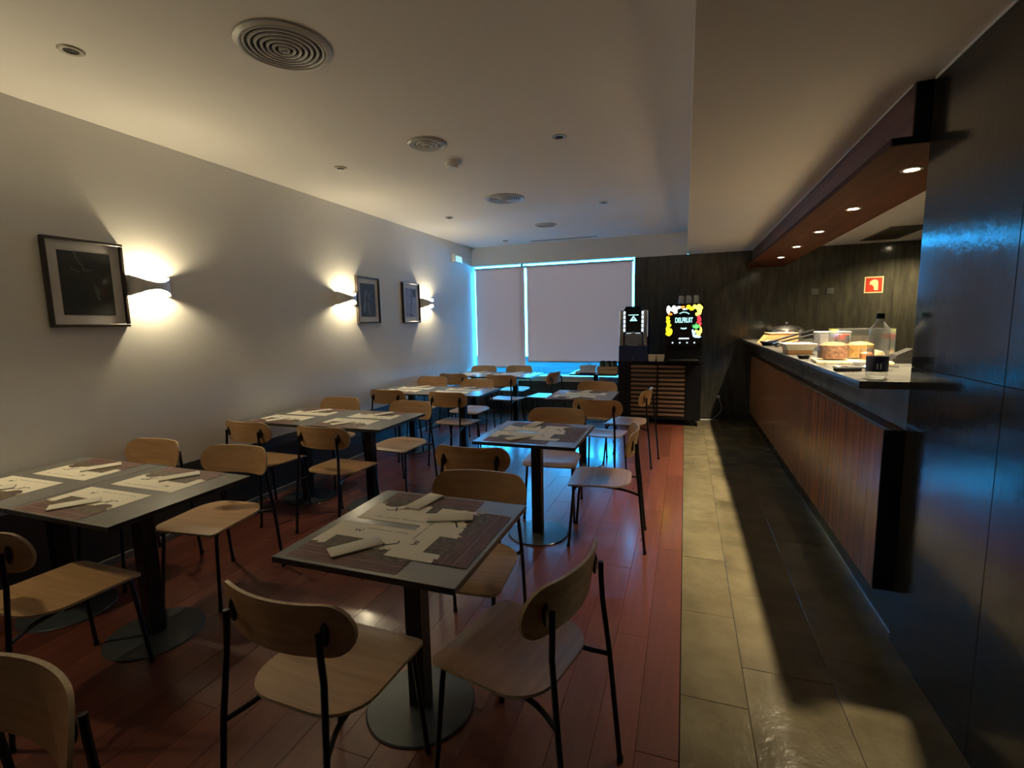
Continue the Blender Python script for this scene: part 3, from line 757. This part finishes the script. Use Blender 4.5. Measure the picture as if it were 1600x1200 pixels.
# triangle ring
A = [(0, .664), (.055, .586), (-.055, .586)]; Bp = [(0, .638), (.018, .612), (-.018, .612)]
for i in range(3):
    j = (i+1) % 3; prism(b, [A[i], A[j], Bp[j], Bp[i]], .002, P)
ob('triangle_logo', b, 'ledc', cm)
ob('logo_bar', prism(BM(), [(-.030, .596), (.030, .596), (.030, .602), (-.030, .602)], .0026, P), 'dark', cm)
ob('spout', box(BM(), -.032, .032, -.008, .06, .385, .435, .010, 2), 'chrome', cm)
ob('spout_lamp', box(BM(), -.10, .10, .004, .03, .407, .414, .002), 'ledw', cm)
ob('cup_niche', box(BM(), -.125, .125, .048, .062, .235, .400, .002), 'alu', cm)
b = BM(); box(b, -.062, -.054, .0, .05, .24, .40); box(b, .054, .062, .0, .05, .24, .40)
ob('niche_post', b, 'chrome', cm)
ob('drip_tray', box(BM(), -.07, .07, -.03, .06, .228, .242, .004), 'chrome', cm)
ob('bean_hopper', prism(BM(), [(-.15, .745), (.10, .745), (.08, .80), (-.12, .80)], .2, lambda u, v, w: (u, .12+w, v)), 'blackmat', cm)
# juice machine
jm = thing('juice_machine', 'black juice dispenser with backlit fruit panel', 'juice dispenser', (-.018, CF, TOP))
ob('body', box(BM(), -.249, .249, .06, .42, .0, .815, .006), 'blackmat', jm)
ob('head', box(BM(), -.249, .249, .0, .07, .235, .815, .006), 'blackmat', jm)
ob('drip_tray', box(BM(), -.22, .22, -.09, .06, .0, .024, .005), 'blackmat', jm)
ob('drip_grid', box(BM(), -.20, .20, -.08, .05, .024, .028, .001), 'alu', jm)
Q = lambda u, v, w: (u, -.0005-w, v)
def blobs(name, mat, items):
    b = BM()
    for i, (x, z, rx, rz) in enumerate(items):
        n = 11; ph = random.random()*6
        prism(b, [(x + rx*(1+.14*math.sin(3*2*PI*k/n+ph))*math.cos(2*PI*k/n), z + rz*(1+.14*math.sin(3*2*PI*k/n+ph))*math.sin(2*PI*k/n)) for k in range(n)], .0010+.0004*i/len(items), Q)
    ob(name, b, mat, jm)
blobs('fruit_print', 'p_white', [(-.205, .745, .035, .045), (-.13, .745, .045, .045), (-.115, .70, .028, .025), (-.065, .765, .03, .02), (-.21, .70, .02, .022), (.01, .738, .035, .012)])
blobs('fruit_print', 'p_orange', [(-.185, .672, .03, .018), (-.02, .765, .03, .02)])
blobs('fruit_print', 'p_yellow', [(-.215, .615, .024, .028), (-.21, .565, .028, .03), (-.20, .515, .03, .03), (-.215, .47, .026, .03), (-.19, .425, .042, .045), (-.205, .395, .035, .03), (.06, .765, .035, .028), (.10, .742, .04, .022)])
blobs('fruit_print', 'p_lemon', [(.14, .765, .035, .03), (.20, .755, .042, .045), (.205, .70, .028, .04), (.175, .665, .028, .022), (.225, .44, .016, .05), (.20, .40, .03, .04), (.165, .43, .018, .02)])
blobs('fruit_print', 'p_red', [(.195, .63, .022, .025), (.205, .59, .028, .025), (.19, .555, .02, .022), (.215, .53, .018, .03)])
blobs('fruit_print', 'p_blue', [(.135, .395, .020, .045), (.165, .36, .035, .022), (.12, .43, .012, .03), (.20, .35, .03, .016)])
b = BM()
for k in range(7):
    a = math.radians(20 + k*24); L = .075 if k % 2 else .06
    prism(b, [(.165 + .016*math.cos(a+1.57), .475 + .016*math.sin(a+1.57)), (.165 + L*math.cos(a), .475 + L*math.sin(a)), (.165 - .016*math.cos(a+1.57), .475 - .016*math.sin(a+1.57))], .0018, Q)
ob('leaf_print', b, 'p_green', jm)
cu = bpy.data.curves.new('lettering', 'FONT'); cu.body = 'DELFRUIT'; cu.size = .080; cu.align_x = 'CENTER'; cu.extrude = .0008; cu.offset = .0022
tmp = bpy.data.objects.new('lettering', cu); COL.objects.link(tmp)
dg = bpy.context.evaluated_depsgraph_get(); me = bpy.data.meshes.new_from_object(tmp.evaluated_get(dg)); bpy.data.objects.remove(tmp)
me.materials.clear(); me.materials.append(MT['ledc'])
wmax = max(v.co.x for v in me.vertices) - min(v.co.x for v in me.vertices)
for v in me.vertices: v.co.x *= .235/wmax; v.co.y *= 1.2
link('lettering', me, jm, (.0, -.002, .553), (PI/2, 0, 0))
b = BM()
for k in range(9):
    a = math.radians(125 - k*8.75*1.0); a2 = a - math.radians(6.4)
    prism(b, [(.11*math.cos(q)*rr, .585 + .118*math.sin(q)*rr) for q, rr in ((a, 1.0), (a2, 1.0), (a2, .88), (a, .88))], .001, Q)
for k in range(5):
    a = math.radians(-112 + k*9); a2 = a + math.radians(8)
    prism(b, [(.11*math.cos(q)*rr, .575 + .118*math.sin(q)*rr) for q, rr in ((a, 1.0), (a2, 1.0), (a2, .84), (a, .84))], .001, Q)
ob('logo_arc', b, 'ledc', jm)
ob('label_strip', prism(BM(), [(-.07, .318), (.075, .318), (.075, .338), (-.06, .338)], .001, Q), 'ledw', jm)
for k in range(4):
    ob('dispense_button', lathe(BM(), [(0, -.011), (.011, -.011), (.012, 0), (0, 0)], 10, (0, 0, 0)), 'ledw', jm, (-.145 + k*.097, -.0, .268), (PI/2*-1, 0, 0))
ob('nozzle_bar', box(BM(), -.17, .17, .005, .06, .205, .236, .006), 'blackmat', jm)
for k, x in enumerate((-.04, .06, .16)):
    t = thing('drinking_glass', 'upturned clear glass on the juice dispenser, ' + ('nearest the coffee machine', 'middle one of three', 'farthest from the coffee machine')[k], 'glass', (-.018+x, 7.50, TOP+.8155), 0, 'clear glasses on the juice dispenser')
    ob('bowl', lathe(BM(), [(.046, 0), (.040, .105), (.036, .116), (0, .118), (0, .112), (.034, .110), (.043, .001), (.046, 0)], 16), 'bottle', t)
for k, x in enumerate((-.443, -.326)):
    t = thing('condiment_box', 'small cream tapered box on the cabinet edge, ' + ('beside the coffee machine' if k == 0 else 'beside the juice dispenser'), 'box', (x, CF+.05, TOP), 0, 'cream boxes on the cabinet edge')
    b = BM()
    lo, hi = (.046, .042), (.056, .052); hgt = .098
    for (a, z0, c, z1) in ((lo, 0, hi, hgt),):
        vo = [[b.verts.new((sx*q[0]*k_, sy*q[1]*k_, z)) for sx, sy in ((-1, -1), (1, -1), (1, 1), (-1, 1))] for q, z, k_ in ((lo, 0, 1), (hi, hgt, 1), (hi, hgt, .90), (lo, .008, .90))]
        b.faces.new(vo[0][::-1]); b.faces.new(vo[3])
        for p, q in zip(vo, vo[1:]):
            for i in range(4): b.faces.new((p[i], p[(i+1) % 4], q[(i+1) % 4], q[i]))
    ob('box_body', b, 'cream', t)
    ob('sachet', box(BM(), -.036, .036, -.024, -.028, .01, .088), 'paper', t, rot=(math.radians(-8), 0, 0))
    ob('sachet', box(BM(), -.034, .036, .010, .012, .01, .090), 'paper', t, rot=(math.radians(-8), 0, 0))

# ------------------------------------------------------------------ things on the window table
ct = thing('wooden_crate', 'pale wooden crate of dark green jars on the window table', 'crate', (-1.075, 7.36, .75))
for z in (.012, .062): 
    for s_ in (-1, 1):
        ob('slat', box(BM(), -.145, .145, s_*.13-.005, s_*.13+.005, z, z+.042, .001), 'crate', ct)
        ob('slat', box(BM(), s_*.14-.005, s_*.14+.005, -.125, .125, z, z+.042, .001), 'crate', ct)
ob('crate_bottom', box(BM(), -.14, .14, -.125, .125, 0, .012), 'crate', ct)
for i, (x, y) in enumerate(((-.085, -.05), (.0, -.05), (.085, -.05), (-.085, .05), (.0, .05), (.085, .05))):
    t = thing('preserve_jar', 'dark green jar in the crate, ' + ('front row, ' if y < 0 else 'back row, ') + ('end by the tray' if x < -.05 else 'middle' if x < .05 else 'end by the cabinet'), 'jar', (-1.075+x, 7.36+y, .763), 0, 'dark green jars in the crate')
    ob('jar_body', lathe(BM(), [(0, 0), (.036, 0), (.038, .01), (.038, .125), (.030, .145), (0, .147)], 14), 'green', t)
    ob('lid', lathe(BM(), [(.032, .146), (.034, .150), (.034, .166), (0, .168)], 14), 'blackmat', t)
t = thing('serving_tray', 'white rectangular tray on the window table beside the crate', 'tray', (-1.40, 7.42, .7505))
ob('tray_base', box(BM(), -.15, .15, -.20, .20, 0, .006, .002), 'whiteplastic', t)
for a in ((-.15, .15, -.20, -.19), (-.15, .15, .19, .20), (-.15, -.14, -.19, .19), (.14, .15, -.19, .19)): ob('tray_wall', box(BM(), *a, .005, .03, .002), 'whiteplastic', t)
t = thing('bread_bin', 'pale blue covered bread basket standing on the white tray', 'basket', (-1.39, 7.50, .7567))
ob('bin_body', prism(BM(), [(-.11, 0), (.11, 0), (.125, .075), (-.125, .075)], .2, lambda u, v, w: (u, w-.1, v)), 'tray', t)
ob('bin_lid', box(BM(), -.13, .13, -.105, .105, .075, .092, .006), 'tray', t)
ob('lid_handle', tube(BM(), rounded([(-.04, 0, .092), (-.03, 0, .115), (.03, 0, .115), (.04, 0, .092)], .02), .005, 6), 'chrome', t)
tag(ob('napkin_stack', box(BM(), -.11, .11, -.05, .05, 0, .02, .004), 'navy', None, (-1.36, 7.185, .7505)), 'stack of dark blue napkins at the front edge of the window table', 'napkins')

# ------------------------------------------------------------------ food and tableware on the bar
Z0 = CZ + .0005
t = thing('water_bottle', 'clear plastic water bottle with navy label at the end of the bar', 'bottle', (.862, 2.745, Z0))
ob('bottle_body', lathe(BM(), [(0, .004), (.030, 0), (.042, .008), (.044, .03), (.044, .11), (.0425, .114), (.041, .122), (.0425, .130), (.044, .136), (.0425, .146), (.044, .156), (.0428, .166), (.044, .176), (.0435, .195), (.041, .215), (.036, .24), (.018, .265), (.014, .272), (.014, .29)], 28), 'bottle', t)
ob('bottle_label', lathe(BM(), [(.0447, .035), (.0447, .105)], 28), 'navy', t)
b = BM(); 
for dx in (-.010, .004): prism(b, [(dx, .048), (dx+.006, .048), (dx+.006, .074), (dx, .074)], .0006, lambda u, v, w: (u-.006, -.0452-w, v))
ob('label_mark', b, 'whiteplastic', t)
ob('water', lathe(BM(), [(0, .006), (.041, .01), (.0425, .03), (.0425, .036), (0, .036)], 24), 'glass', t)
ob('cap', lathe(BM(), [(0, .306), (.0155, .306), (.0165, .302), (.0165, .282), (.0145, .282)], 18), 'blackmat', t)
def cutlery(name, label, x, y, rz, kind):
    t = thing(name, label, 'cutlery', (x, y, Z0), rz)
    if kind == 'knife':
        ob('handle', box(BM(), -.09, .045, -.013, .013, .002, .022, .006, 2), 'blackmat', t)
        ob('blade', prism(BM(), [(.04, -.012), (.17, -.014), (.205, .0), (.17, .012), (.04, .012)], .003, lambda u, v, w: (u, v, .008+w)), 'chrome', t)
    else:
        ob('handle', tube(BM(), [(-.10, 0, .004), (0, 0, .010), (.06, 0, .008)], .005, 6), 'chrome', t)
        ob('head', lathe(BM(), [(0, .0), (.022, .002), (.026, .010), (.024, .010), (.020, .005), (0, .003)], 14, (.088, 0, .002), 1.5, 1.0), 'chrome', t)
cutlery('bread_knife', 'knife with black handle lying at the front of the bar', .85, 3.06, math.radians(12), 'knife')
cutlery('serving_spoon', 'steel serving spoon lying behind the black handled knife', 1.05, 3.30, math.radians(195), 'spoon')
cutlery('serving_spoon', 'steel serving spoon lying beside the bamboo board', .93, 3.24, math.radians(170), 'spoon')
for i, (x, y, lb) in enumerate(((.845, 3.40, 'nearer the counter edge'), (.96, 3.36, 'nearer the water bottle'))):
    t = thing('glass_dish', 'small shallow glass dish before the bamboo board, ' + lb, 'dish', (x, y, Z0), 0, 'small glass dishes')
    ob('dish_bowl', lathe(BM(), [(0, .0), (.028, 0), (.05, .022), (.048, .022), (.026, .004), (0, .004)], 20), 'plastic', t)
tag(ob('dark_cloth', box(BM(), -.05, .05, -.035, .035, 0, .018, .006, 2), 'blackmat', None, (1.02, 3.46, Z0)), 'small dark folded cloth beside the bamboo board', 'cloth')
tag(ob('bamboo_board', box(BM(), -.20, .20, -.15, .15, 0, .018, .005, 2), 'bamboo', None, (1.00, 3.66, Z0), (0, 0, math.radians(-6))), 'pale bamboo board lying under the cereal jars', 'board')
def jar(x, y, z, r, h_, fill, label, lid=None, nm='cereal_jar', cat='jar'):
    t = thing(nm, label, cat, (x, y, z))
    ob('jar_glass', lathe(BM(), [(0, 0), (r*.94, 0), (r, .008), (r, h_*.9), (r*.93, h_), (r*.90, h_), (r*.965, h_*.9), (r*.965, .01), (0, .006)], 28), 'plastic', t)
    b = lathe(BM(), [(0, .0075), (r*.95, .009), (r*.95, h_*.60), (r*.6, h_*.70), (0, h_*.74)], 24)
    ob('jar_contents', b, fill, t)
    if lid: ob('lid', lathe(BM(), [(r*.95, h_+.001), (r*1.03, h_+.003), (r*1.03, h_+.016), (0, h_+.020)], 24), lid, t)
    return t
jar(.905, 3.66, Z0+.019, .085, .155, 'granola', 'squat glass jar of brown granola on the bamboo board', nm='cereal_jar')
jar(1.085, 3.78, Z0+.019, .08, .15, 'flakes', 'glass jar of yellow corn flakes on the bamboo board')
jar(1.065, 3.585, Z0+.019, .034, .075, 'jam', 'small glass jar of orange jam on the bamboo board', nm='jam_jar')
t = thing('display_case', 'tall clear acrylic display box holding bread behind the jars', 'food cover', (1.165, 4.06, Z0))
b = BM()
for a in ((-.165, .165, -.13, -.126), (-.165, .165, .126, .13), (-.165, -.161, -.126, .126), (.161, .165, -.126, .126)): box(b, *a, .0, .206)
box(b, -.165, .165, -.13, .13, .203, .208); ob('case_cover', b, 'plastic', t)
ob('case_tray', box(BM(), -.155, .155, -.12, .12, .001, .012), 'cream', t)
for i, (x, y, m, s_) in enumerate(((-.105, -.06, 'bamboo', .038), (.0, .0, 'flakes', .038), (.085, -.062, 'bamboo', .038), (-.10, .065, 'breadwood', .036), (.10, .062, 'breadwood', .038))):
    o = ob('bread_roll', lathe(BM(), [(0, 0), (s_*.8, 0), (s_, s_*.4), (s_*.8, s_*.9), (s_*.4, s_*1.15), (0, s_*1.2)], 14, sx=1.3), m, None, (1.165+x, 4.06+y, Z0+.013), (0, 0, i*.2))
    tag(o, 'bread roll in the clear display box, ' + ('pale, front corner by the granola', 'small dark golden, in the centre', 'pale, at the middle of the front', 'orange brown, rear corner by the tub', 'orange brown, rear corner by the service wall')[i], 'bread', 'bread rolls in the display box')
t = thing('napkin_holder', 'dark wedge shaped napkin holder beside the display box', 'holder', (1.27, 3.68, Z0))
ob('holder_body', prism(BM(), [(-.05, 0), (.05, 0), (.05, .09), (-.03, .05)], .10, lambda u, v, w: (u, w-.05, v)), 'lamedge', t)
ob('holder_lip', box(BM(), -.052, .052, -.054, -.050, 0, .03, .001), 'lamedge', t)
t = thing('plastic_tub', 'white lidded plastic tub standing behind the granola jar', 'tub', (1.19, 4.88, Z0))
ob('tub_body', prism(BM(), [(-.10, 0), (.10, 0), (.112, .15), (-.112, .15)], .22, lambda u, v, w: (u, w-.11, v)), 'whiteplastic', t)
ob('tub_lid', box(BM(), -.117, .117, -.115, .115, .15, .168, .006, 2), 'whiteplastic', t)
t = thing('jam_pot', 'small red lidded jam pot before the white tub', 'jar', (1.17, 4.52, Z0+.0))
ob('pot_body', lathe(BM(), [(0, 0), (.05, 0), (.052, .01), (.052, .105), (.045, .112), (0, .112)], 18), 'plastic', t)
ob('lid', lathe(BM(), [(.047, .112), (.052, .116), (.052, .15), (.046, .154), (0, .155)], 18), 'red', t)
t = thing('serving_dish', 'cream rectangular ceramic dish on a wooden stand near the counter edge', 'dish', (.865, 4.52, Z0))
ob('dish_stand', box(BM(), -.085, .085, -.12, .12, 0, .034, .004), 'breadwood', t)
b = BM(); vo = [[b.verts.new((sx*q[0], sy*q[1], z)) for sx, sy in ((-1, -1), (1, -1), (1, 1), (-1, 1))] for q, z in (((.085, .125), .034), ((.108, .15), .078), ((.114, .157), .084), ((.102, .144), .082), ((.078, .118), .042))]
b.faces.new(vo[0][::-1]); b.faces.new(vo[-1])
for p, q in zip(vo, vo[1:]):
    for i in range(4): b.faces.new((p[i], p[(i+1) % 4], q[(i+1) % 4], q[i]))
ob('dish_body', b, 'cream', t)
tag(ob('dark_dish', lathe(BM(), [(0, 0), (.03, 0), (.042, .022), (.039, .022), (.028, .005), (0, .005)], 18), 'blackmat', None, (.805, 3.98, Z0)), 'tiny black dish beside the granola jar at the counter edge', 'dish')
def tongs(x0, y0, z0, x1, y1, z1, lb):
    a, c = Vector((x0, y0, z0)), Vector((x1, y1, z1)); d = (c-a); n_ = Vector((-d.y, d.x, 0)).normalized()*.012
    t = thing('serving_tongs', 'long black and steel serving tongs leaning on the white tub, ' + lb, 'tongs', (x0, y0, z0), 0, 'serving tongs on the bar')
    ob('arm', tube(BM(), [n_, d*.5 + n_*1.5, d + n_*.4], .006, 6), 'blackmat', t); ob('arm', tube(BM(), [-n_, d*.5 - n_*1.5, d - n_*.4], .005, 6), 'chrome', t)
    ob('grip', tube(BM(), [-n_*1.0 - d*.02, n_*1.0 + d*.16], .012, 8), 'blackmat', t)
tongs(.825, 5.62, Z0+.045, 1.075, 4.95, Z0+.185, 'uppermost pair'); tongs(.83, 5.44, Z0+.035, 1.065, 4.93, Z0+.145, 'middle pair'); tongs(.84, 5.27, Z0+.025, 1.055, 4.90, Z0+.105, 'lowest pair')
t = thing('bread_box', 'orange wooden bread box with sloping lid near the far end of the bar', 'bread box', (1.02, 6.35, Z0))
ob('box_body', prism(BM(), [(-.20, 0), (.17, 0), (.17, .108), (-.12, .108)], .34, lambda u, v, w: (u, w-.17, v)), 'breadwood', t)
ob('box_lid', box(BM(), -.125, .175, -.175, .175, .108, .120, .003), 'breadwood', t)
t = thing('tongs_tray', 'small black metal tray with steel rim beside the bread box', 'tray', (.86, 5.85, Z0))
ob('tray_base', lathe(BM(), [(0, 0), (.07, 0), (.10, .04), (.097, .04), (.068, .006), (0, .006)], 20), 'blackmat', t)
ob('tray_rim', lathe(BM(), [(.097, .04), (.1, .044), (.103, .04), (.1, .037), (.097, .04)], 20), 'chrome', t)
t = thing('chafing_dish', 'steel chafing dish with lid standing behind the wooden bread box', 'chafing dish', (1.20, 6.95, Z0))
ob('pan', lathe(BM(), [(0, 0), (.18, 0), (.20, .10), (.205, .105), (0, .105)], 28), 'chrome', t)
ob('lid', lathe(BM(), [(.205, .107), (.19, .14), (.13, .18), (0, .20)], 28), 'chrome', t)
ob('lid_knob', lathe(BM(), [(.008, .198), (.008, .212), (.02, .22), (.012, .232), (0, .234)], 12), 'blackmat', t)
